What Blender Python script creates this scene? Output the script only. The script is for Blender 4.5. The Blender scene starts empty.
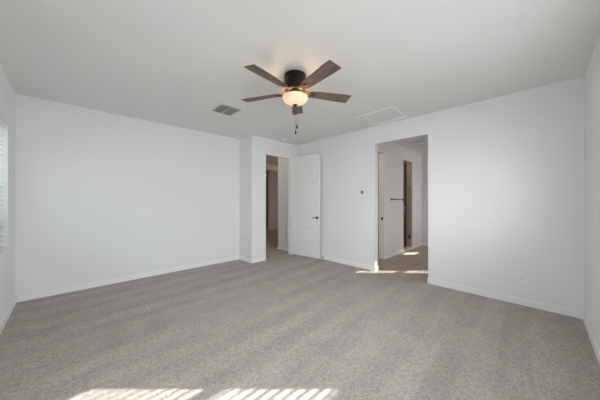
import bpy, bmesh, math, random
from mathutils import Vector, Matrix
random.seed(7)
S = bpy.context.scene
C = S.collection
PI = math.pi

# ------------------------------------------------------------------ camera
EYE = 1.33625
cam = bpy.data.cameras.new('camera')
cam.sensor_width = 36.0
cam.lens = 36.0 * 235.25 / 600.0
cam.shift_y = 0.68 / 600.0
cam.clip_start = 0.02
camo = bpy.data.objects.new('camera', cam)
C.objects.link(camo)
camo.location = (0, 0, EYE)
camo.rotation_euler = (PI / 2, 0, -0.776358)
S.camera = camo

# ------------------------------------------------------------------ colour management
S.view_settings.view_transform = 'Standard'
S.view_settings.look = 'None'
S.view_settings.gamma = 1.0
S.view_settings.use_curve_mapping = False
S.view_settings.exposure = 0.0
S.cycles.use_denoising = True
S.cycles.max_bounces = 14
S.cycles.diffuse_bounces = 10
S.cycles.glossy_bounces = 4
S.cycles.transparent_max_bounces = 12
S.cycles.sample_clamp_indirect = 6.0
S.cycles.caustics_reflective = False
S.cycles.caustics_refractive = False

# ------------------------------------------------------------------ sky
W = bpy.data.worlds.new('sky')
S.world = W
W.use_nodes = True
wn = W.node_tree.nodes
wl = W.node_tree.links
bg = wn['Background']
sky = wn.new('ShaderNodeTexSky')
sky.sky_type = 'NISHITA'
sky.sun_disc = False
sky.sun_elevation = math.radians(29)
wl.new(sky.outputs[0], bg.inputs[0])
bg.inputs[1].default_value = 0.12

# ------------------------------------------------------------------ sun (comes in from the right, low winter sun)
sun = bpy.data.lights.new('sun', 'SUN')
sun.energy = 22
sun.angle = math.radians(0.5)
sun.color = (1.0, 0.97, 0.93)
suno = bpy.data.objects.new('sun', sun)
C.objects.link(suno)
E_ = math.atan(0.56)
travel = Vector((-0.713 * math.cos(E_), 0.70 * math.cos(E_), -math.sin(E_)))
suno.rotation_euler = travel.to_track_quat('-Z', 'Y').to_euler()
suno.location = (8, -8, 8)


# ------------------------------------------------------------------ daylight at the windows
def daylight(name, loc, direction, sx, sy, watts, col=(0.93, 0.97, 1.0)):
    L = bpy.data.lights.new(name, 'AREA')
    L.shape = 'RECTANGLE'
    L.size, L.size_y = sx, sy
    L.energy = watts
    L.color = col
    o = bpy.data.objects.new(name, L)
    C.objects.link(o)
    o.location = loc
    o.rotation_euler = Vector(direction).to_track_quat('-Z', 'Z').to_euler()
    return o


# window rectangles: (along0, along1, sill, head)
WL = (2.45, 4.305, 0.79, 2.215)         # in the left wall, along y
WL2 = (0.20, 2.05, 0.80, 2.24)        # added unseen twin, lights the back right wall
WR = (0.55, 2.905, 1.07, 2.20)         # in the right wall, along x
WB = (6.59, 6.965, 1.20, 2.34)          # bathroom, along x
WC_ = (8.72, 9.22, 2.02, 2.34)         # bathroom clerestory, along x
daylight('daylight_left', (-0.66, 3.78, 1.87), (1, 0, 0), 1.1, 0.70, 8.5)
daylight('fill_left_near', (-0.80, (WL2[0] + WL2[1]) / 2, 1.52), (1, 0, 0), 1.9, 1.5, 58)  # added fill for the back right wall, through an unseen window
daylight('daylight_right', ((WR[0] + WR[1]) / 2, -0.66, 1.62), (0, 1, 0), 2.4, 1.1, 144)
daylight('daylight_bath', (6.8, -0.66, 1.7), (0, 1, 0), 0.5, 1.05, 95, (0.96, 0.97, 1.0))
daylight('daylight_bath_clerestory', (8.97, -0.66, 2.07), (0, 1, 0), 0.5, 0.4, 60, (0.96, 0.97, 1.0))
daylight('fill_hall', (10.2, 7.0, 1.5), (-1, 0, 0), 1.4, 1.5, 14, (1.0, 0.93, 0.90))  # added fill that brightens the hall, through an unseen window


# ------------------------------------------------------------------ materials
def mat(name, base=(0.8, 0.8, 0.8), rough=0.6, metal=0.0, spec=0.4):
    m = bpy.data.materials.new(name)
    m.use_nodes = True
    b = m.node_tree.nodes['Principled BSDF']
    b.inputs['Base Color'].default_value = (*base, 1)
    b.inputs['Roughness'].default_value = rough
    b.inputs['Metallic'].default_value = metal
    b.inputs['Specular IOR Level'].default_value = spec
    return m


def nodes(m):
    return m.node_tree.nodes, m.node_tree.links, m.node_tree.nodes['Principled BSDF']


def paint(name, base, rough=0.75, bump=0.06, scale=140.0):
    """orange-peel wall paint"""
    m = mat(name, base, rough, 0, 0.25)
    n, l, b = nodes(m)
    tc = n.new('ShaderNodeTexCoord')
    nz = n.new('ShaderNodeTexNoise')
    nz.inputs['Scale'].default_value = scale
    nz.inputs['Detail'].default_value = 3
    bp = n.new('ShaderNodeBump')
    bp.inputs['Strength'].default_value = bump
    bp.inputs['Distance'].default_value = 0.004
    l.new(tc.outputs['Object'], nz.inputs['Vector'])
    l.new(nz.outputs['Fac'], bp.inputs['Height'])
    l.new(bp.outputs['Normal'], b.inputs['Normal'])
    return m


def ramp(n, stops):
    r = n.new('ShaderNodeValToRGB')
    e = r.color_ramp.elements
    while len(e) < len(stops):
        e.new(0.5)
    for i, (p, c) in enumerate(stops):
        e[i].position = p
        e[i].color = (*c, 1)
    return r


M_wall = paint('wall_paint', (0.80, 0.805, 0.80))
M_ceil = paint('ceiling_paint', (0.77, 0.77, 0.755), 0.85, 0.10, 90)
M_trim = mat('trim_white', (0.86, 0.86, 0.85), 0.4)
M_door = mat('door_white', (0.82, 0.82, 0.82), 0.42)
M_bathwall = paint('bath_wall_paint', (0.77, 0.755, 0.745))
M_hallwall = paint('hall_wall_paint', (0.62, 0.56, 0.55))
M_plastic = mat('white_plastic', (0.80, 0.81, 0.81), 0.35)
M_plastic_grey = mat('slot_grey', (0.16, 0.16, 0.16), 0.5)
M_blind = mat('blind_white', (0.86, 0.87, 0.88), 0.45)
M_vinyl = mat('window_vinyl', (0.82, 0.83, 0.84), 0.4)
M_bronze = mat('oil_rubbed_bronze', (0.016, 0.012, 0.010), 0.42, 0.6)
M_bronze_warm = mat('antique_bronze', (0.10, 0.058, 0.034), 0.35, 0.85)
M_black = mat('black_metal', (0.02, 0.02, 0.022), 0.4, 0.6)
M_nickel = mat('dark_nickel', (0.23, 0.22, 0.21), 0.3, 0.95)
M_chrome = mat('polished_steel', (0.75, 0.75, 0.75), 0.15, 1.0)
M_vent = mat('vent_grey_metal', (0.23, 0.25, 0.235), 0.5)
M_ventshade = mat('vent_gap_shade', (0.09, 0.095, 0.09), 0.8)  # dark colour for the shade between the louvres
M_screen = mat('grey_screen', (0.17, 0.185, 0.18), 0.4)
M_rubber = mat('black_rubber', (0.015, 0.015, 0.015), 0.7)
M_hall_shade = mat('hall_shade_dark', (0.035, 0.024, 0.02), 0.45)  # dark colour stands in for the unlit space past the hall
M_tan = paint('tan_paint', (0.55, 0.42, 0.31))


def carpet():
    m = mat('carpet', (0.4, 0.37, 0.34), 0.95, 0, 0.05)
    n, l, b = nodes(m)
    tc = n.new('ShaderNodeTexCoord')
    # fine twisted pile
    nz = n.new('ShaderNodeTexNoise')
    nz.inputs['Scale'].default_value = 75
    nz.inputs['Detail'].default_value = 6
    nz.inputs['Roughness'].default_value = 0.75
    l.new(tc.outputs['Object'], nz.inputs['Vector'])
    r1 = ramp(n, [(0.32, (0.235, 0.212, 0.188)), (0.50, (0.405, 0.374, 0.345)), (0.68, (0.56, 0.524, 0.49))])
    l.new(nz.outputs['Fac'], r1.inputs['Fac'])
    # pile brushed to and fro by a vacuum cleaner: stroke bands, wedge-ended
    mp = n.new('ShaderNodeMapping')
    mp.inputs['Rotation'].default_value = (0, 0, math.radians(-7))
    mp.inputs['Scale'].default_value = (0.16, 1.0, 1.0)
    l.new(tc.outputs['Object'], mp.inputs['Vector'])
    wob = n.new('ShaderNodeTexNoise')
    wob.inputs['Scale'].default_value = 3.6
    wob.inputs['Detail'].default_value = 1
    l.new(mp.outputs['Vector'], wob.inputs['Vector'])
    r2 = ramp(n, [(0.46, (0.985, 0.985, 0.982)), (0.53, (1.045, 1.045, 1.045))])
    l.new(wob.outputs['Fac'], r2.inputs['Fac'])
    blot = n.new('ShaderNodeTexNoise')
    blot.inputs['Scale'].default_value = 5.0
    blot.inputs['Detail'].default_value = 3
    l.new(tc.outputs['Object'], blot.inputs['Vector'])
    r3 = ramp(n, [(0.35, (0.94, 0.94, 0.94)), (0.65, (1.04, 1.04, 1.04))])
    l.new(blot.outputs['Fac'], r3.inputs['Fac'])
    # straighter, more regular strokes side by side
    mpw = n.new('ShaderNodeMapping')
    mpw.inputs['Rotation'].default_value = (0, 0, math.radians(-9))
    mpw.inputs['Scale'].default_value = (0.35, 1.0, 1.0)
    l.new(tc.outputs['Object'], mpw.inputs['Vector'])
    wv = n.new('ShaderNodeTexWave')
    wv.bands_direction = 'Y'
    wv.inputs['Scale'].default_value = 0.80
    wv.inputs['Distortion'].default_value = 2.2
    wv.inputs['Detail'].default_value = 1.5
    wv.inputs['Detail Scale'].default_value = 1.3
    l.new(mpw.outputs['Vector'], wv.inputs['Vector'])
    r4 = ramp(n, [(0.42, (0.985, 0.978, 0.965)), (0.58, (1.065, 1.055, 1.035))])
    l.new(wv.outputs['Fac'], r4.inputs['Fac'])
    sp = n.new('ShaderNodeTexNoise')
    sp.inputs['Scale'].default_value = 28
    sp.inputs['Detail'].default_value = 2
    l.new(tc.outputs['Object'], sp.inputs['Vector'])
    r5 = ramp(n, [(0.36, (0.88, 0.88, 0.88)), (0.60, (1.05, 1.05, 1.05))])
    l.new(sp.outputs['Fac'], r5.inputs['Fac'])
    mw = n.new('ShaderNodeMixRGB')
    mw.blend_type = 'MULTIPLY'
    mw.inputs[0].default_value = 1
    l.new(r4.outputs[0], mw.inputs[1])
    l.new(r5.outputs[0], mw.inputs[2])
    mv = n.new('ShaderNodeMixRGB')
    mv.blend_type = 'MULTIPLY'
    mv.inputs[0].default_value = 1
    l.new(r2.outputs[0], mv.inputs[1])
    l.new(mw.outputs[0], mv.inputs[2])
    mx = n.new('ShaderNodeMixRGB')
    mx.blend_type = 'MULTIPLY'
    mx.inputs[0].default_value = 1
    l.new(r1.outputs[0], mx.inputs[1])
    l.new(mv.outputs[0], mx.inputs[2])
    mx2 = n.new('ShaderNodeMixRGB')
    mx2.blend_type = 'MULTIPLY'
    mx2.inputs[0].default_value = 1
    l.new(mx.outputs[0], mx2.inputs[1])
    l.new(r3.outputs[0], mx2.inputs[2])
    l.new(mx2.outputs[0], b.inputs['Base Color'])
    bp = n.new('ShaderNodeBump')
    bp.inputs['Strength'].default_value = 0.5
    bp.inputs['Distance'].default_value = 0.008
    l.new(nz.outputs['Fac'], bp.inputs['Height'])
    l.new(bp.outputs['Normal'], b.inputs['Normal'])
    return m


def planks(name, c1, c2, mortar, w=1.2, h=0.2, rot=0.0):
    m = mat(name, c1, 0.45, 0, 0.4)
    n, l, b = nodes(m)
    tc = n.new('ShaderNodeTexCoord')
    mp = n.new('ShaderNodeMapping')
    mp.inputs['Rotation'].default_value = (0, 0, rot)
    l.new(tc.outputs['Object'], mp.inputs['Vector'])
    br = n.new('ShaderNodeTexBrick')
    br.inputs['Color1'].default_value = (*c1, 1)
    br.inputs['Color2'].default_value = (*c2, 1)
    br.inputs['Mortar'].default_value = (*mortar, 1)
    br.inputs['Scale'].default_value = 1
    br.inputs['Mortar Size'].default_value = 0.004
    br.inputs['Brick Width'].default_value = w
    br.inputs['Row Height'].default_value = h
    l.new(mp.outputs['Vector'], br.inputs['Vector'])
    mp2 = n.new('ShaderNodeMapping')
    mp2.inputs['Scale'].default_value = (1.5, 22, 1)
    l.new(mp.outputs['Vector'], mp2.inputs['Vector'])
    nz = n.new('ShaderNodeTexNoise')
    nz.inputs['Scale'].default_value = 2
    nz.inputs['Detail'].default_value = 4
    l.new(mp2.outputs['Vector'], nz.inputs['Vector'])
    r = ramp(n, [(0.3, (0.85, 0.85, 0.85)), (0.7, (1.1, 1.1, 1.1))])
    l.new(nz.outputs['Fac'], r.inputs['Fac'])
    mx = n.new('ShaderNodeMixRGB')
    mx.blend_type = 'MULTIPLY'
    mx.inputs[0].default_value = 1
    l.new(br.outputs[0], mx.inputs[1])
    l.new(r.outputs[0], mx.inputs[2])
    l.new(mx.outputs[0], b.inputs['Base Color'])
    return m


def blade_wood():
    m = mat('weathered_blade_wood', (0.2, 0.15, 0.12), 0.5, 0, 0.3)
    n, l, b = nodes(m)
    tc = n.new('ShaderNodeTexCoord')
    mp = n.new('ShaderNodeMapping')
    mp.inputs['Scale'].default_value = (2.0, 34, 1)
    l.new(tc.outputs['Object'], mp.inputs['Vector'])
    nz = n.new('ShaderNodeTexNoise')
    nz.inputs['Scale'].default_value = 2.2
    nz.inputs['Detail'].default_value = 6
    nz.inputs['Roughness'].default_value = 0.65
    l.new(mp.outputs['Vector'], nz.inputs['Vector'])
    r = ramp(n, [(0.30, (0.060, 0.042, 0.034)), (0.50, (0.150, 0.112, 0.092)), (0.72, (0.255, 0.200, 0.170))])
    l.new(nz.outputs['Fac'], r.inputs['Fac'])
    l.new(r.outputs[0], b.inputs['Base Color'])
    return m


def thin_glass(name, tint=(1, 1, 1), refl=0.08):
    m = bpy.data.materials.new(name)
    m.use_nodes = True
    n, l = m.node_tree.nodes, m.node_tree.links
    n.clear()
    out = n.new('ShaderNodeOutputMaterial')
    t = n.new('ShaderNodeBsdfTransparent')
    t.inputs[0].default_value = (*tint, 1)
    g = n.new('ShaderNodeBsdfGlossy')
    g.inputs['Roughness'].default_value = 0.03
    mx = n.new('ShaderNodeMixShader')
    mx.inputs[0].default_value = refl
    l.new(t.outputs[0], mx.inputs[1])
    l.new(g.outputs[0], mx.inputs[2])
    l.new(mx.outputs[0], out.inputs[0])
    return m


def lit_glass(name, col, strength):
    m = mat(name, (0.85, 0.80, 0.72), 0.3)
    n, l, b = nodes(m)
    b.inputs['Emission Color'].default_value = (*col, 1)
    b.inputs['Emission Strength'].default_value = strength
    return m


M_carpet = carpet()
M_bathfloor = planks('bath_plank_tile', (0.48, 0.395, 0.325), (0.43, 0.35, 0.285), (0.33, 0.27, 0.22))
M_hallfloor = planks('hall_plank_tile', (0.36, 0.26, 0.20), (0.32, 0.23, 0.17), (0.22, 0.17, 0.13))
M_shower = planks('shower_tile', (0.33, 0.215, 0.125), (0.28, 0.18, 0.10), (0.20, 0.14, 0.09), 0.6, 0.3)
M_jambtile = mat('beige_tile', (0.84, 0.76, 0.67), 0.4)
M_wood = blade_wood()
M_glass = thin_glass('window_glass')
M_shglass = thin_glass('shower_glass', (0.95, 0.95, 0.94), 0.04)
def frosted():
    m = bpy.data.materials.new('frosted_bowl_glass')
    m.use_nodes = True
    n, l = m.node_tree.nodes, m.node_tree.links
    b = n['Principled BSDF']
    b.inputs['Base Color'].default_value = (0.86, 0.78, 0.66, 1)
    b.inputs['Roughness'].default_value = 0.35
    b.inputs['Emission Color'].default_value = (1.0, 0.80, 0.56, 1)
    b.inputs['Emission Strength'].default_value = 0.28
    t = n.new('ShaderNodeBsdfTranslucent')
    t.inputs[0].default_value = (0.80, 0.66, 0.50, 1)
    mx = n.new('ShaderNodeMixShader')
    mx.inputs[0].default_value = 0.35
    l.new(b.outputs[0], mx.inputs[1])
    l.new(t.outputs[0], mx.inputs[2])
    l.new(mx.outputs[0], n['Material Output'].inputs[0])
    return m


M_bowl = frosted()
M_lamp = lit_glass('downlight_lens', (1.0, 0.75, 0.5), 6.0)


# ------------------------------------------------------------------ mesh helpers
def box(bm, x0, y0, z0, x1, y1, z1, mtx=None):
    r = bmesh.ops.create_cube(bm, size=1.0)
    T = Matrix.Translation(((x0 + x1) / 2, (y0 + y1) / 2, (z0 + z1) / 2)) @ Matrix.Diagonal((abs(x1 - x0), abs(y1 - y0), abs(z1 - z0), 1))
    if mtx is not None:
        T = mtx @ T
    bmesh.ops.transform(bm, matrix=T, verts=r['verts'])
    return r['verts']


def lathe(bm, prof, seg=40, mtx=None, cap0=False, cap1=False):
    """prof: list of (radius, z); revolved about z"""
    rings = []
    for (r, z) in prof:
        ring = []
        for k in range(seg):
            a = 2 * PI * k / seg
            v = Vector((r * math.cos(a), r * math.sin(a), z))
            ring.append(bm.verts.new(mtx @ v if mtx is not None else v))
        rings.append(ring)
    for a, b in zip(rings[:-1], rings[1:]):
        for k in range(seg):
            f = bm.faces.new((a[k], a[(k + 1) % seg], b[(k + 1) % seg], b[k]))
            f.smooth = True
    if cap0:
        bm.faces.new(list(reversed(rings[0])))
    if cap1:
        bm.faces.new(rings[-1])


def tube(bm, pts, r, seg=10):
    pts = [Vector(p) for p in pts]
    rings = []
    prev = None
    for i, p in enumerate(pts):
        d = (pts[min(i + 1, len(pts) - 1)] - pts[max(i - 1, 0)]).normalized()
        ref = Vector((0, 0, 1)) if abs(d.z) < 0.9 else Vector((1, 0, 0))
        if prev is not None:
            ref = prev
        s_ = d.cross(ref).normalized()
        u_ = s_.cross(d).normalized()
        prev = u_
        rings.append([bm.verts.new(p + r * (math.cos(2 * PI * k / seg) * s_ + math.sin(2 * PI * k / seg) * u_)) for k in range(seg)])
    for a, b in zip(rings[:-1], rings[1:]):
        for k in range(seg):
            f = bm.faces.new((a[k], a[(k + 1) % seg], b[(k + 1) % seg], b[k]))
            f.smooth = True
    bm.faces.new(list(reversed(rings[0])))
    bm.faces.new(rings[-1])


def prism(bm, poly, z0, z1, mtx=None):
    """extrude a 2D polygon (ccw) from z0 to z1"""
    lo = [bm.verts.new((mtx @ Vector((x, y, z0))) if mtx is not None else Vector((x, y, z0))) for x, y in poly]
    hi = [bm.verts.new((mtx @ Vector((x, y, z1))) if mtx is not None else Vector((x, y, z1))) for x, y in poly]
    n = len(poly)
    for k in range(n):
        bm.faces.new((lo[k], lo[(k + 1) % n], hi[(k + 1) % n], hi[k]))
    bm.faces.new(list(reversed(lo)))
    bm.faces.new(hi)


def obj(name, bm, m, parent=None, bevel=0.0, loc=None, rot=None):
    bmesh.ops.recalc_face_normals(bm, faces=bm.faces[:])
    me = bpy.data.meshes.new(name)
    bm.to_mesh(me)
    bm.free()
    me.materials.append(m)
    o = bpy.data.objects.new(name, me)
    C.objects.link(o)
    if parent is not None:
        o.parent = parent
    if loc is not None:
        o.location = loc
    if rot is not None:
        o.rotation_euler = rot
    if bevel:
        b = o.modifiers.new('bevel', 'BEVEL')
        b.width = bevel
        b.segments = 2
        b.limit_method = 'ANGLE'
    return o


def boxes(name, lst, m, parent=None, bevel=0.0, **k):
    bm = bmesh.new()
    for b in lst:
        box(bm, *b)
    return obj(name, bm, m, parent, bevel, **k)


def struct(name, lst, m, bevel=0.0):
    o = boxes(name, lst, m, None, bevel)
    o['kind'] = 'structure'
    return o


def empty(name, loc=(0, 0, 0), rot=(0, 0, 0)):
    o = bpy.data.objects.new(name, None)
    o.empty_display_size = 0.1
    C.objects.link(o)
    o.location = loc
    o.rotation_euler = rot
    return o


def thing(name, label, cat, loc=(0, 0, 0), rot=(0, 0, 0), group=None):
    o = empty(name, loc, rot)
    o['label'] = label
    o['category'] = cat
    if group:
        o['group'] = group
    return o


# ------------------------------------------------------------------ room shell
H = 2.743
XL, YR, YA, XB = -0.503, -0.354, 4.82, 4.148     # inner wall faces
T = 0.12
JX, JY = 2.79, 4.31                              # the corner of the door recess
D0, D1, DH = 3.135, 3.95, 2.40                   # bedroom door opening
B0, B1, BH = 1.265, 2.19, 2.417                  # opening to the bathroom
XE, YE = 10.0, 10.2                              # far ends of bathroom and hall

struct('floor', [(XL - T, YR - T, -0.1, 4.205, YE, 0.0)], M_carpet)
struct('floor_bathroom', [(4.205, YR - T, -0.1, XE + T, 4.30, -0.006)], M_bathfloor)
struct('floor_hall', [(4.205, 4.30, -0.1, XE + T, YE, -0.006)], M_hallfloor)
struct('ceiling', [(XL - T, YR - T, H, XE + T, YE + T, H + 0.12)], M_ceil)


def wall_x(name, x0, x1, y0, y1, holes, m):
    """wall slab between x0 and x1 running along y, with (y0,y1,z0,z1) holes"""
    L, cur = [], y0
    for (h0, h1, z0, z1) in sorted(holes):
        L.append((x0, cur, 0, x1, h0, H))
        if z0 > 0:
            L.append((x0, h0, 0, x1, h1, z0))
        L.append((x0, h0, z1, x1, h1, H))
        cur = h1
    L.append((x0, cur, 0, x1, y1, H))
    return struct(name, [(a, b, c - (0.05 if c == 0 else 0), d, e, f) for a, b, c, d, e, f in L], m)


def wall_y(name, y0, y1, x0, x1, holes, m):
    L, cur = [], x0
    for (h0, h1, z0, z1) in sorted(holes):
        L.append((cur, y0, 0, h0, y1, H))
        if z0 > 0:
            L.append((h0, y0, 0, h1, y1, z0))
        L.append((h0, y0, z1, h1, y1, H))
        cur = h1
    L.append((cur, y0, 0, x1, y1, H))
    return struct(name, [(a, b, c - (0.05 if c == 0 else 0), d, e, f) for a, b, c, d, e, f in L], m)


wall_x('wall_left', XL - T, XL, YR - T, YA + T, [WL2, WL], M_wall)
wall_y('wall_right', YR - T, YR, XL, XB + T, [WR], M_wall)
wall_y('wall_back_left', YA, YA + T, XL, JX, [], M_wall)
wall_x('wall_recess', JX, JX + T, JY, YE, [], M_wall)
wall_y('wall_doorway', JY, JY + T, JX + T, XB + T, [(D0, D1, 0, DH)], M_wall)
wall_x('wall_back_right', XB, XB + T, YR, JY, [(B0, B1, 0, BH)], M_wall)

# hall and the room beyond it
struct('wall_hall_right', [(4.105, JY + T, -0.05, 4.225, 5.04, H), (4.225, 4.92, -0.05, XE, 5.04, H)], M_wall)
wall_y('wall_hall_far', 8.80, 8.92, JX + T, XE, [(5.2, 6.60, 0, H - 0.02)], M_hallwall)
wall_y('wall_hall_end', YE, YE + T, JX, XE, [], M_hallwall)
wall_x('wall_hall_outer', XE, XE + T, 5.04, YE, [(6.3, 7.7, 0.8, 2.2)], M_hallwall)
struct('trim_hall_beam', [(JX + T, 7.30, 2.515, XE, 7.46, H)], paint('beam_paint', (0.66, 0.58, 0.52)))
dk = struct('hall_shade_sheet', [(6.0, YE - 0.05, 0.0, 7.6, YE - 0.005, 2.60)], M_hall_shade)  # dark sheet in place of the shade in the unlit space
dk['label'] = 'dark sheet added for the shade at the far end of the dim hall'

# bathroom
wall_y('wall_bath_right', YR - T, YR, XB + T, XE, [WB, WC_], M_bathwall)
wall_x('wall_bath_outer', XE, XE + T, YR - T, 5.04, [], M_bathwall)
CL0, CL1 = 4.33, 5.139                           # closet door opening
SH0, SH1, SHH = 6.178, 6.80, 2.41                # shower opening
LY = 2.48
wall_y('wall_bath_left', LY, LY + T, XB + T, XE, [(CL0, CL1, 0, 2.44), (SH0, SH1, 0, SHH)], M_bathwall)
wall_x('wall_bath_back', 7.55, 7.67, 1.72, LY, [], M_bathwall)
wall_x('wall_closet_back', 5.45, 5.57, LY + T, 4.30, [], M_tan)
struct('wall_closet_far', [(XB + T, 4.18, -0.05, 5.45, 4.30, H)], M_tan)
sw = struct('wall_shower', [(5.57, 3.50, -0.05, 7.4, 3.62, H), (7.28, LY + T, -0.05, 7.4, 3.50, H),
                            (5.57, LY + T, -0.05, 5.62, 3.50, H), (5.62, LY + T + 0.001, -0.05, SH0 - 0.02, LY + T + 0.02, H),
                            (SH1 + 0.001, LY + T + 0.001, -0.05, 7.28, LY + T + 0.02, H)], M_shower)
struct('floor_shower', [(5.62, LY + T, -0.006, 7.28, 3.50, 0.004)], M_shower)
struct('trim_shower_jamb', [(SH1 - 0.016, LY - 0.012, 0, SH1, LY + T + 0.02, SHH),
                            (SH0, LY - 0.012, 0, SH0 + 0.010, LY + T + 0.02, SHH),
                            (SH0 + 0.010, LY - 0.012, SHH - 0.016, SH1 - 0.016, LY + T + 0.02, SHH),
                            (SH0 + 0.010, LY - 0.012, -0.006, SH1 - 0.016, LY + T + 0.02, 0.05)], M_jambtile)

# closet door frame with its strike plate
fr = struct('trim_closet_frame', [(CL1 - 0.018, LY - 0.008, 0, CL1, LY + T + 0.008, 2.44),
                                  (CL0, LY - 0.008, 0, CL0 + 0.018, LY + T + 0.008, 2.44),
                                  (CL0 + 0.018, LY - 0.008, 2.422, CL1 - 0.018, LY + T + 0.008, 2.44)], M_trim)
boxes('strike_plate', [(CL1 - 0.0205, LY + 0.028, 0.890, CL1 - 0.017, LY + 0.068, 0.958)], M_black, fr)


# bedroom door frame: thin jamb around the opening
struct('trim_door_frame', [(D0, JY - 0.006, 0, D0 + 0.018, JY + T + 0.006, DH),
                           (D1 - 0.018, JY - 0.006, 0, D1, JY + T + 0.006, DH),
                           (D0 + 0.018, JY - 0.006, DH - 0.018, D1 - 0.018, JY + T + 0.006, DH)], M_trim)

# baseboards (height 85 mm)
BZ, BT = 0.085, 0.014


def base(name, x0, y0, x1, y1, m=M_trim):
    o = struct(name, [(x0, y0, -0.005, x1, y1, BZ)], m)
    b = o.modifiers.new('bevel', 'BEVEL')
    b.width = 0.005
    b.segments = 2
    return o


base('baseboard_left', XL, YR, XL + BT, YA)
base('baseboard_right', XL + BT, YR, XB, YR + BT)
base('baseboard_back_left', XL + BT, YA - BT, JX, YA)
base('baseboard_recess', JX - BT, JY - BT, JX, YA - BT)
base('baseboard_doorway', JX, JY - BT, D0 - 0.002, JY)
base('baseboard_back_right', XB - BT, YR + BT, XB, B0 + 0.004)
base('baseboard_back_right', XB - BT, B1 - 0.004, XB, JY - BT)
base('baseboard_opening_left', XB + 0.001, B1 - BT, XB + T, B1)
base('baseboard_opening_right', XB + 0.001, B0, XB + T, B0 + BT)
base('baseboard_hall_right', 4.105 - BT, JY + T + 0.01, 4.105, 5.04 + BT)
base('baseboard_bath_left', CL1 + 0.002, LY - BT, SH0 - 0.002, LY)
base('baseboard_bath_left', SH1 + 0.002, LY - BT, 7.55 - BT, LY)
base('baseboard_bath_back', 7.55 - BT, 1.72, 7.55, LY)


# ------------------------------------------------------------------ windows (frame, sash rail, glass)
def window_y(name, rect, yin, mid):
    """a window in a wall that faces +y at yin; set near the outer face"""
    x0, x1, z0, z1 = rect
    w = 0.04
    ya, yb = yin - T, yin - T + 0.035
    f = struct(name, [(x0, ya, z0, x0 + w, yb, z1), (x1 - w, ya, z0, x1, yb, z1), (x0 + w, ya, z0, x1 - w, yb, z0 + w),
                      (x0 + w, ya, z1 - w, x1 - w, yb, z1)] + ([(x0 + w, ya, mid - 0.025, x1 - w, yb, mid + 0.025)] if mid else []), M_vinyl)
    boxes('pane', [(x0 + w, ya + 0.015, z0 + w, x1 - w, ya + 0.019, z1 - w)], M_glass, f)
    return f


def window_x(name, rect, xin, mid):
    y0, y1, z0, z1 = rect
    w = 0.04
    xa, xb = xin - T, xin - T + 0.035
    f = struct(name, [(xa, y0, z0, xb, y0 + w, z1), (xa, y1 - w, z0, xb, y1, z1), (xa, y0 + w, z0, xb, y1 - w, z0 + w),
                      (xa, y0 + w, z1 - w, xb, y1 - w, z1), (xa, y0 + w, mid - 0.025, xb, y1 - w, mid + 0.025)], M_vinyl)
    boxes('pane', [(xa + 0.015, y0 + w, z0 + w, xa + 0.019, y1 - w, z1 - w)], M_glass, f)
    return f


window_x('window_1', WL, XL, 1.50)
window_x('added_window_left', WL2, XL, 1.50)  # added window out of view, for light on the back right wall
window_y('window_2', WR, YR, 1.645)
window_y('window_3', WB, YR, 1.825)
window_y('window_4', WC_, YR, None)
struct('added_window_hall', [(XE + 0.05, 6.3, 0.8, XE + 0.09, 6.34, 2.2), (XE + 0.05, 7.66, 0.8, XE + 0.09, 7.7, 2.2),
                    (XE + 0.05, 6.34, 0.8, XE + 0.09, 7.66, 0.84), (XE + 0.05, 6.34, 2.16, XE + 0.09, 7.66, 2.2)], M_vinyl)  # added window out of view, lets fill light into the hall


# ------------------------------------------------------------------ horizontal slat blinds
def blind(label, origin, rotz, width, z0, z1, tilt, pitch=0.051, mid=None):
    """local frame: x along the window, y into the room; origin at the window's start on the blind plane"""
    t = thing('window_blind', label, 'blind', origin, (0, 0, rotz), 'white slatted window blinds')
    boxes('head_rail', [(0.004, -0.026, z1 - 0.028, width - 0.004, 0.026, z1 - 0.002)], M_blind, t, 0.003)
    bm = bmesh.new()
    z = z1 - 0.052
    while z > z0 + 0.05:
        if mid is None or abs(z - mid) > 0.026:
            Mx = Matrix.Translation((0, 0, z)) @ Matrix.Rotation(tilt, 4, 'X')
            box(bm, 0.006, -0.0245, -0.0013, width - 0.006, 0.0245, 0.0013, Mx)
        z -= pitch
    obj('slats', bm, M_blind, t)
    boxes('bottom_rail', [(0.005, -0.024, z0 + 0.004, width - 0.005, 0.024, z0 + 0.024)], M_blind, t, 0.003)
    n = max(2, round(width / 0.6) + 1)
    for k in range(n):
        x = 0.10 + (width - 0.20) * k / (n - 1)
        b2 = bmesh.new()
        box(b2, x - 0.0012, 0.0262, z0 + 0.02, x + 0.0012, 0.0272, z1 - 0.04)
        box(b2, x - 0.0012, -0.0272, z0 + 0.02, x + 0.0012, -0.0262, z1 - 0.04)
        obj('ladder_cord', b2, M_blind, t)
    return t


TILT = -math.radians(20)
blind('white slatted blind in the window at the far left edge, bright upper half', (XL - 0.040, WL[1] - 0.002, 0), -PI / 2, WL[1] - WL[0] - 0.004, WL[2], WL[3], -math.radians(30))
blind('white slatted blind in the added left wall window nearest the camera', (XL - 0.040, WL2[1] - 0.002, 0), -PI / 2, WL2[1] - WL2[0] - 0.004, WL2[2], WL2[3], -math.radians(28))
blind('white slatted blind in the bedroom window that throws striped sun on carpet', (WR[0] + 0.002, YR - 0.040, 0), 0, WR[1] - WR[0] - 0.004, WR[2], WR[3], TILT)
blind('narrow white slatted blind in the bathroom window', (WB[0] + 0.002, YR - 0.040, 0), 0, WB[1] - WB[0] - 0.004, WB[2], WB[3], TILT)


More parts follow.
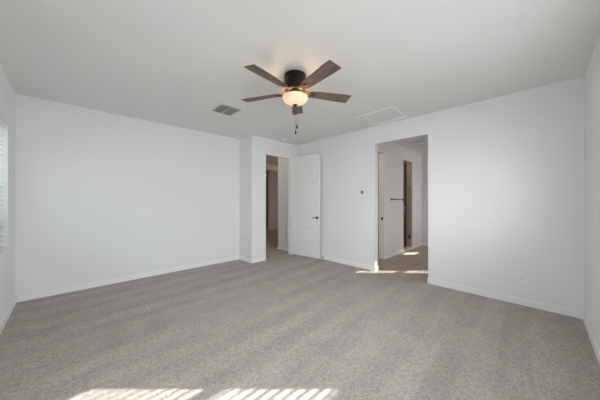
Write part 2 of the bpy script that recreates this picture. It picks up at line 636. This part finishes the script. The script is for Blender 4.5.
# ------------------------------------------------------------------ the open bedroom door (five panels: one tall, four low)
HX, HY = 3.938, 4.325                            # hinge line
FX, FY = 4.052, 3.498                            # free edge
dw = math.hypot(FX - HX, FY - HY)
ang = math.atan2(FY - HY, FX - HX)
door = empty('door_1', (HX, HY, 0.0), (0, 0, ang))
door['kind'] = 'structure'
door['label'] = 'white five-panel bedroom door standing open against the wall'
TH = 0.035
DB, DT = 0.016, 2.405
# visible face is local -y (towards the room)
sx = 0.115
rows = [(0.30, 0.52), (0.655, 0.875), (1.01, 1.23), (1.365, 1.585), (1.72, 2.275)]
L = [(0, 0.0125, DB, dw, TH - 0.0125, DT)]         # core
for y0, y1 in ((0.0, 0.0125), (TH - 0.0125, TH)):
    L += [(0, y0, DB, sx, y1, DT), (dw - sx, y0, DB, dw, y1, DT)]
    zs = [DB] + [v for r in rows for v in r] + [DT]
    for k in range(0, len(zs), 2):
        L.append((sx, y0, zs[k], dw - sx, y1, zs[k + 1]))
leaf = boxes('door_leaf', L, M_door, door)
for (a, b_) in rows:                             # raised fields in the panels
    bm = bmesh.new()
    for (yo, yi) in ((0.004, 0.0135), (TH - 0.004, TH - 0.0135)):
        o4 = [(sx + 0.012, a + 0.012), (dw - sx - 0.012, a + 0.012), (dw - sx - 0.012, b_ - 0.012), (sx + 0.012, b_ - 0.012)]
        i4 = [(sx + 0.040, a + 0.040), (dw - sx - 0.040, a + 0.040), (dw - sx - 0.040, b_ - 0.040), (sx + 0.040, b_ - 0.040)]
        vo = [bm.verts.new((x, yi, z)) for x, z in o4]
        vi = [bm.verts.new((x, yo, z)) for x, z in i4]
        for k in range(4):
            bm.faces.new((vo[k], vo[(k + 1) % 4], vi[(k + 1) % 4], vi[k]))
        bm.faces.new(vi)
        bm.faces.new(list(reversed(vo)))
    obj('panel', bm, M_door, leaf)
# lever handle on both faces
hb = bmesh.new()
hz, hx = 0.945, dw - 0.062
for sgn, yf in ((-1, 0.0), (1, TH)):
    Mx = Matrix.Translation((hx, yf, hz)) @ Matrix.Rotation(PI / 2 if sgn < 0 else -PI / 2, 4, 'X')
    lathe(hb, [(0.001, 0.0), (0.031, 0.0), (0.031, 0.006), (0.026, 0.010), (0.011, 0.011), (0.010, 0.045), (0.001, 0.046)], 24, Mx)
handle = obj('door_handle', hb, M_black, door)
for sgn, yf in ((-1, 0.0), (1, TH)):
    bm = bmesh.new()
    y = yf + sgn * 0.043
    tube(bm, [(hx + 0.008, y, hz), (hx - 0.03, y, hz), (hx - 0.075, y, hz + 0.002), (hx - 0.112, y - sgn * 0.008, hz + 0.002)], 0.0085, 10)
    obj('lever', bm, M_black, handle)
for z in (0.22, 1.2, 2.2):
    bm = bmesh.new()
    lathe(bm, [(0.0065, z - 0.045), (0.0065, z + 0.045)], 10, Matrix.Translation((-0.004, -0.004, 0)), True, True)
    obj('hinge', bm, M_door, door)

# door stop on the baseboard behind the free edge
ds = thing('door_stop', 'small dark door stop on the baseboard by the open white door', 'door stop', (XB - BT, 3.452, 0.052), (0, -PI / 2, 0))
bm = bmesh.new()
lathe(bm, [(0.012, 0), (0.012, 0.005), (0.005, 0.007), (0.005, 0.030)], 14, None, True, True)
obj('rod', bm, M_nickel, ds)
bm = bmesh.new()
lathe(bm, [(0.009, 0.030), (0.011, 0.033), (0.011, 0.043), (0.008, 0.046)], 14, None, True, True)
obj('rubber_tip', bm, M_rubber, ds)

# ------------------------------------------------------------------ ceiling fan
FC = (1.811, 1.921)
fan = thing('ceiling_fan', 'dark bronze flush-mount ceiling fan with five weathered wood blades and lit bowl', 'ceiling fan', (FC[0], FC[1], H))
# housing: z measured down from the ceiling
bm = bmesh.new()
lathe(bm, [(0.001, 0), (0.116, 0), (0.1215, -0.006), (0.1225, -0.03), (0.119, -0.036), (0.1225, -0.042), (0.1205, -0.140), (0.112, -0.168),
           (0.090, -0.182), (0.001, -0.184)], 48)
obj('motor_housing', bm, M_bronze, fan)
bm = bmesh.new()
lathe(bm, [(0.001, -0.182), (0.066, -0.182), (0.070, -0.188), (0.070, -0.200), (0.052, -0.206), (0.046, -0.226), (0.001, -0.228)], 40)
obj('switch_housing', bm, M_bronze_warm, fan)
# light fitter: a small pan with three arms that hold the open-topped bowl by its rim
bm = bmesh.new()
lathe(bm, [(0.001, -0.226), (0.048, -0.226), (0.050, -0.232), (0.020, -0.238), (0.006, -0.240), (0.006, -0.331), (0.001, -0.331)], 24)
for k in range(3):
    aa = 0.5 + k * 2 * PI / 3
    ca, sa = math.cos(aa), math.sin(aa)
    tube(bm, [(0.045 * ca, 0.045 * sa, -0.230), (0.100 * ca, 0.100 * sa, -0.231), (0.138 * ca, 0.138 * sa, -0.236), (0.146 * ca, 0.146 * sa, -0.248)], 0.005, 8)
obj('light_fitter', bm, M_bronze_warm, fan)
bm = bmesh.new()
prof = []
R0, DEP = 0.143, 0.092
for k in range(0, 17):
    a = k / 16 * PI / 2
    prof.append((max(0.002, R0 * math.cos(a) ** 1.0 if k < 16 else 0.002), -0.243 - DEP * math.sin(a) ** 1.05))
lathe(bm, prof, 56)
bowl = obj('light_bowl', bm, M_bowl, fan)
sm = bowl.modifiers.new('thick', 'SOLIDIFY')
sm.thickness = 0.004
bm = bmesh.new()
zb = -0.243 - DEP
lathe(bm, [(0.002, zb + 0.006), (0.026, zb + 0.005), (0.028, zb - 0.001), (0.018, zb - 0.009), (0.007, zb - 0.012), (0.009, zb - 0.018), (0.002, zb - 0.023)], 20)
obj('finial', bm, M_bronze, fan)
# blades
PH = math.radians(43.64)
BZ_ = -0.195
for k in range(5):
    a = PH + k * 2 * PI / 5
    r0, r1, w0, w1 = 0.175, 0.662, 0.055, 0.074
    poly = [(r0, -w0 + 0.012), (r0 + 0.02, -w0)]
    poly += [(r0 + 0.16, -0.064), (r1 - 0.09, -w1), (r1 - 0.006, -w1 + 0.001), (r1, -w1 + 0.008)]
    poly += [(r1, w1 - 0.008), (r1 - 0.006, w1 - 0.001), (r1 - 0.09, w1), (r0 + 0.16, 0.064)]
    poly += [(r0 + 0.02, w0), (r0, w0 - 0.012)]
    bm = bmesh.new()
    prism(bm, poly, -0.003, 0.003)
    bl = obj('blade', bm, M_wood, fan, 0.0015)
    bl.location = (0, 0, BZ_ + 0.004)
    bl.rotation_euler = Matrix.Rotation(a, 3, 'Z').to_quaternion().to_matrix().to_euler()
    bl.rotation_mode = 'QUATERNION'
    bl.rotation_quaternion = (Matrix.Rotation(a, 3, 'Z') @ Matrix.Rotation(math.radians(-11), 3, 'X')).to_quaternion()
    # blade iron: two curved arms and a plate with three screws, under the blade root
    b2 = bmesh.new()
    for sgn in (-1, 1):
        tube(b2, [(0.080, sgn * 0.010, 0.040), (0.110, sgn * 0.020, 0.022), (0.145, sgn * 0.032, -0.004), (0.175, sgn * 0.034, -0.009), (0.205, sgn * 0.022, -0.009), (0.232, 0.0, -0.008)], 0.0075, 8)
    tube(b2, [(0.080, 0.0, 0.040), (0.120, 0.0, 0.014), (0.160, 0.0, -0.008), (0.232, 0.0, -0.008)], 0.006, 8)
    for (x, y) in ((0.178, 0.033), (0.178, -0.033), (0.230, 0.0)):
        lathe(b2, [(0.001, -0.016), (0.011, -0.015), (0.012, -0.006), (0.012, -0.002)], 12, Matrix.Translation((x, y, 0)))
    obj('blade_iron', b2, M_bronze_warm, bl)
# pull chains, off the switch housing, hanging past the bowl
fwd = Vector((math.sin(0.776358), math.cos(0.776358), 0))
rgt = Vector((math.cos(0.776358), -math.sin(0.776358), 0))
for (off, zf) in ((0.019, -0.560), (0.003, -0.622)):
    p = fwd * 0.052 + rgt * off
    bm = bmesh.new()
    top = fwd * 0.056 + rgt * off * 0.6
    tube(bm, [(top.x, top.y, -0.215), (p.x, p.y, -0.30), (p.x, p.y, zf + 0.02)], 0.0012, 6)
    ch = obj('pull_chain', bm, M_bronze_warm, fan)
    bm = bmesh.new()
    lathe(bm, [(0.001, zf + 0.022), (0.006, zf + 0.018), (0.0095, zf), (0.0105, zf - 0.014), (0.007, zf - 0.022), (0.001, zf - 0.023)], 12, Matrix.Translation((p.x, p.y, 0)))
    obj('fob', bm, M_black, ch)
# the bulbs inside the bowl
for k in range(2):
    L_ = bpy.data.lights.new('fan_bulb', 'POINT')
    L_.energy = 2.6
    L_.color = (1.0, 0.64, 0.42)
    L_.shadow_soft_size = 0.03
    lo = bpy.data.objects.new('fan_bulb', L_)
    C.objects.link(lo)
    lo.parent = fan
    q = rgt * (0.088 if k else -0.088)
    lo.location = (q.x, q.y, -0.275)

# ------------------------------------------------------------------ ceiling register (two louvred halves)
v = thing('ceiling_vent', 'grey louvred double air register on the ceiling left of the fan', 'vent', (1.737, 3.397, H))
hw = 0.152
hd = 0.162
boxes('frame', [(-hw - 0.012, -hd - 0.012, -0.010, -hw + 0.008, hd + 0.012, 0), (hw - 0.008, -hd - 0.012, -0.010, hw + 0.012, hd + 0.012, 0),
                (-hw + 0.008, -hd - 0.012, -0.010, hw - 0.008, -hd + 0.008, 0), (-hw + 0.008, hd - 0.008, -0.010, hw - 0.008, hd + 0.012, 0),
                (-0.009, -hd + 0.008, -0.010, 0.009, hd - 0.008, 0)], mat('vent_frame_metal', (0.50, 0.52, 0.50), 0.45), v)
boxes('duct_shade_sheet', [(-hw + 0.002, -hd + 0.002, -0.0025, hw - 0.002, hd - 0.002, -0.0005)], M_ventshade, v)  # dark sheet in place of the shade in the louvre gaps
for x0, x1, tl in ((-hw + 0.009, -0.010, -0.6), (0.010, hw - 0.009, -0.6)):
    bm = bmesh.new()
    y = -hd + 0.016
    while y < hd - 0.010:
        box(bm, x0, -0.0085, -0.0006, x1, 0.0085, 0.0006, Matrix.Translation((0, y, -0.008)) @ Matrix.Rotation(tl, 4, 'X'))
        y += 0.0165
    obj('louvres', bm, M_vent, v)

# ------------------------------------------------------------------ square framed panel in the ceiling
a = thing('ceiling_panel', 'large white square framed panel in the ceiling near the bathroom opening', 'ceiling panel', (3.722, 1.845, H))
px, py = 0.296, 0.318
fw = 0.035
boxes('frame', [(-px, -py, -0.016, -px + fw, py, 0), (px - fw, -py, -0.016, px, py, 0), (-px + fw, -py, -0.016, px - fw, -py + fw, 0),
                (-px + fw, py - fw, -0.016, px - fw, py, 0)], M_trim, a, 0.004)
boxes('panel', [(-px + fw, -py + fw, -0.006, px - fw, py - fw, 0)], paint('panel_white', (0.79, 0.795, 0.785)), a)

# ------------------------------------------------------------------ smoke detector
sd = thing('smoke_detector', 'small round white smoke detector on the ceiling above the doorway', 'smoke detector', (3.47, 4.06, H))
bm = bmesh.new()
lathe(bm, [(0.001, 0), (0.073, 0), (0.075, -0.006), (0.072, -0.012)], 32, None, False, True)
obj('base_plate', bm, M_plastic, sd)
bm = bmesh.new()
lathe(bm, [(0.066, -0.012), (0.066, -0.024), (0.058, -0.036), (0.030, -0.040), (0.001, -0.040)], 32)
obj('cover', bm, M_plastic, sd)


# ------------------------------------------------------------------ plates on the walls. local: x along wall, z up, -y out of the wall
def plate(name, label, cat, loc, rotz, w=0.074, h=0.118, group=None):
    t = thing(name, label, cat, loc, (0, 0, rotz), group)
    boxes('cover_plate', [(-w / 2, -0.006, -h / 2, w / 2, 0, h / 2)], M_plastic, t, 0.0025)
    return t


def outlet(label, loc, rotz):
    t = plate('wall_outlet', label, 'outlet', loc, rotz, group='wall outlets')
    for dz in (-0.021, 0.021):
        r = boxes('socket', [(-0.017, -0.0085, dz - 0.014, 0.017, -0.006, dz + 0.014)], M_plastic, t, 0.001)
        boxes('slot', [(-0.008, -0.0092, dz - 0.002, -0.0055, -0.0084, dz + 0.008), (0.0055, -0.0092, dz - 0.002, 0.008, -0.0084, dz + 0.007),
                       (-0.002, -0.0092, dz - 0.010, 0.002, -0.0084, dz - 0.006)], M_plastic_grey, r)
    return t


RB = -PI / 2        # local -y -> world -x  (plates on the back right wall)
outlet('white wall outlet nearest the right side of the bathroom opening', (XB, 0.579, 0.344), RB)
outlet('white wall outlet low on the wall between open door and bathroom opening', (XB, 3.078, 0.33), RB)
outlet('white wall outlet low on the back left wall', (1.99, YA, 0.345), 0.0)
t = plate('cable_jack', 'white cable jack plate with dark centre, nearest the right corner', 'cable jack', (XB, 0.162, 0.343), RB, 0.074, 0.118)
bm = bmesh.new()
lathe(bm, [(0.007, 0.004), (0.007, 0.008), (0.0045, 0.009), (0.0045, 0.016), (0.001, 0.016)], 14, Matrix.Rotation(PI / 2, 4, 'X'))
obj('connector', bm, M_plastic_grey, t)

t = plate('light_switch', 'white light switch plate on the short wall beside the doorway', 'light switch', (JX, 4.50, 1.10), RB)
boxes('rocker', [(-0.017, -0.010, -0.033, 0.017, -0.006, 0.033)], M_plastic, t, 0.001)

t = thing('thermostat', 'small white thermostat with grey screen left of the bathroom opening', 'thermostat', (XB, 2.455, 1.502), (0, 0, RB))
boxes('body', [(-0.048, -0.020, -0.048, 0.048, 0, 0.048)], M_plastic, t, 0.004)
boxes('screen', [(-0.030, -0.0215, -0.030, 0.030, -0.0195, 0.030)], M_screen, t)

# ------------------------------------------------------------------ bathroom fittings
tb = thing('towel_bar', 'dark metal towel bar on the bathroom wall seen through the opening', 'towel bar', (5.81, LY, 1.368))
bm = bmesh.new()
tube(bm, [(-0.34, -0.065, 0), (0.34, -0.065, 0)], 0.0095, 12)
obj('bar', bm, M_black, tb)
for sgn in (-1, 1):
    bm = bmesh.new()
    box(bm, sgn * 0.325 - 0.024, -0.008, -0.024, sgn * 0.325 + 0.024, 0, 0.024)
    box(bm, sgn * 0.325 - 0.011, -0.078, -0.011, sgn * 0.325 + 0.011, -0.008, 0.011)
    obj('bracket', bm, M_black, tb, 0.002)

sd_ = thing('shower_door', 'clear glass shower door with steel handle in the tiled opening', 'shower door', (SH0 + 0.014, LY + 0.05, 0.052))
wd = SH1 - SH0 - 0.034
boxes('glass_panel', [(0.0, 0, 0.004, wd, 0.008, 2.05)], M_shglass, sd_)
bm = bmesh.new()
tube(bm, [(0.075, -0.002, 0.93), (0.075, -0.05, 0.93), (0.075, -0.05, 1.15), (0.075, -0.002, 1.15)], 0.010, 10)
obj('handle', bm, M_chrome, sd_)
for z, m_ in ((0.28, M_black), (1.62, M_chrome)):
    boxes('hinge', [(wd - 0.055, -0.010, z - 0.045, wd + 0.004, 0.018, z + 0.045)], m_, sd_, 0.003)

ev = thing('exhaust_vent', 'pale square exhaust vent on the bathroom ceiling', 'vent', (6.06, 2.0, H))
boxes('frame', [(-0.12, -0.12, -0.014, 0.12, -0.095, 0), (-0.12, 0.095, -0.014, 0.12, 0.12, 0), (-0.12, -0.095, -0.014, -0.095, 0.095, 0), (0.095, -0.095, -0.014, 0.12, 0.095, 0)], M_plastic, ev)
bm = bmesh.new()
for k in range(9):
    y = -0.084 + k * 0.021
    box(bm, -0.095, -0.007, -0.0008, 0.095, 0.007, 0.0008, Matrix.Translation((0, y, -0.009)) @ Matrix.Rotation(-0.5, 4, 'X'))
box(bm, -0.095, -0.095, -0.003, 0.095, 0.095, 0)
obj('louvres', bm, M_plastic, ev)


# ------------------------------------------------------------------ recessed lights: hall and closet, plus added fill past the door and in the shower
def downlight(label, x, y, watts, col):
    t = thing('ceiling_light', label, 'ceiling light', (x, y, H))
    bm = bmesh.new()
    lathe(bm, [(0.055, -0.001), (0.085, -0.001), (0.088, -0.006), (0.055, -0.008)], 28)
    obj('ring', bm, M_trim, t)
    bm = bmesh.new()
    lathe(bm, [(0.001, -0.003), (0.055, -0.003), (0.055, -0.001), (0.001, -0.001)], 28)
    obj('lens', bm, M_lamp, t)
    L_ = bpy.data.lights.new('downlight', 'POINT')
    L_.energy = watts
    L_.color = col
    L_.shadow_soft_size = 0.05
    o = bpy.data.objects.new('downlight', L_)
    C.objects.link(o)
    o.parent = t
    o.location = (0, 0, -0.07)


downlight('round warm recessed light in the hall ceiling', 6.3, 6.7, 7, (1.0, 0.62, 0.38))
downlight('added unseen fill light in the hall ceiling just past the bedroom door', 3.35, 5.5, 7, (1.0, 0.9, 0.82))  # added lamp, brightens the short hall wall
downlight('added unseen fill light in the shower ceiling', 6.25, 3.05, 2.5, (1.0, 0.85, 0.7))  # added lamp, brightens the shower tile and jamb
downlight('round warm recessed light in the closet ceiling', 4.8, 3.3, 6, (1.0, 0.80, 0.62))
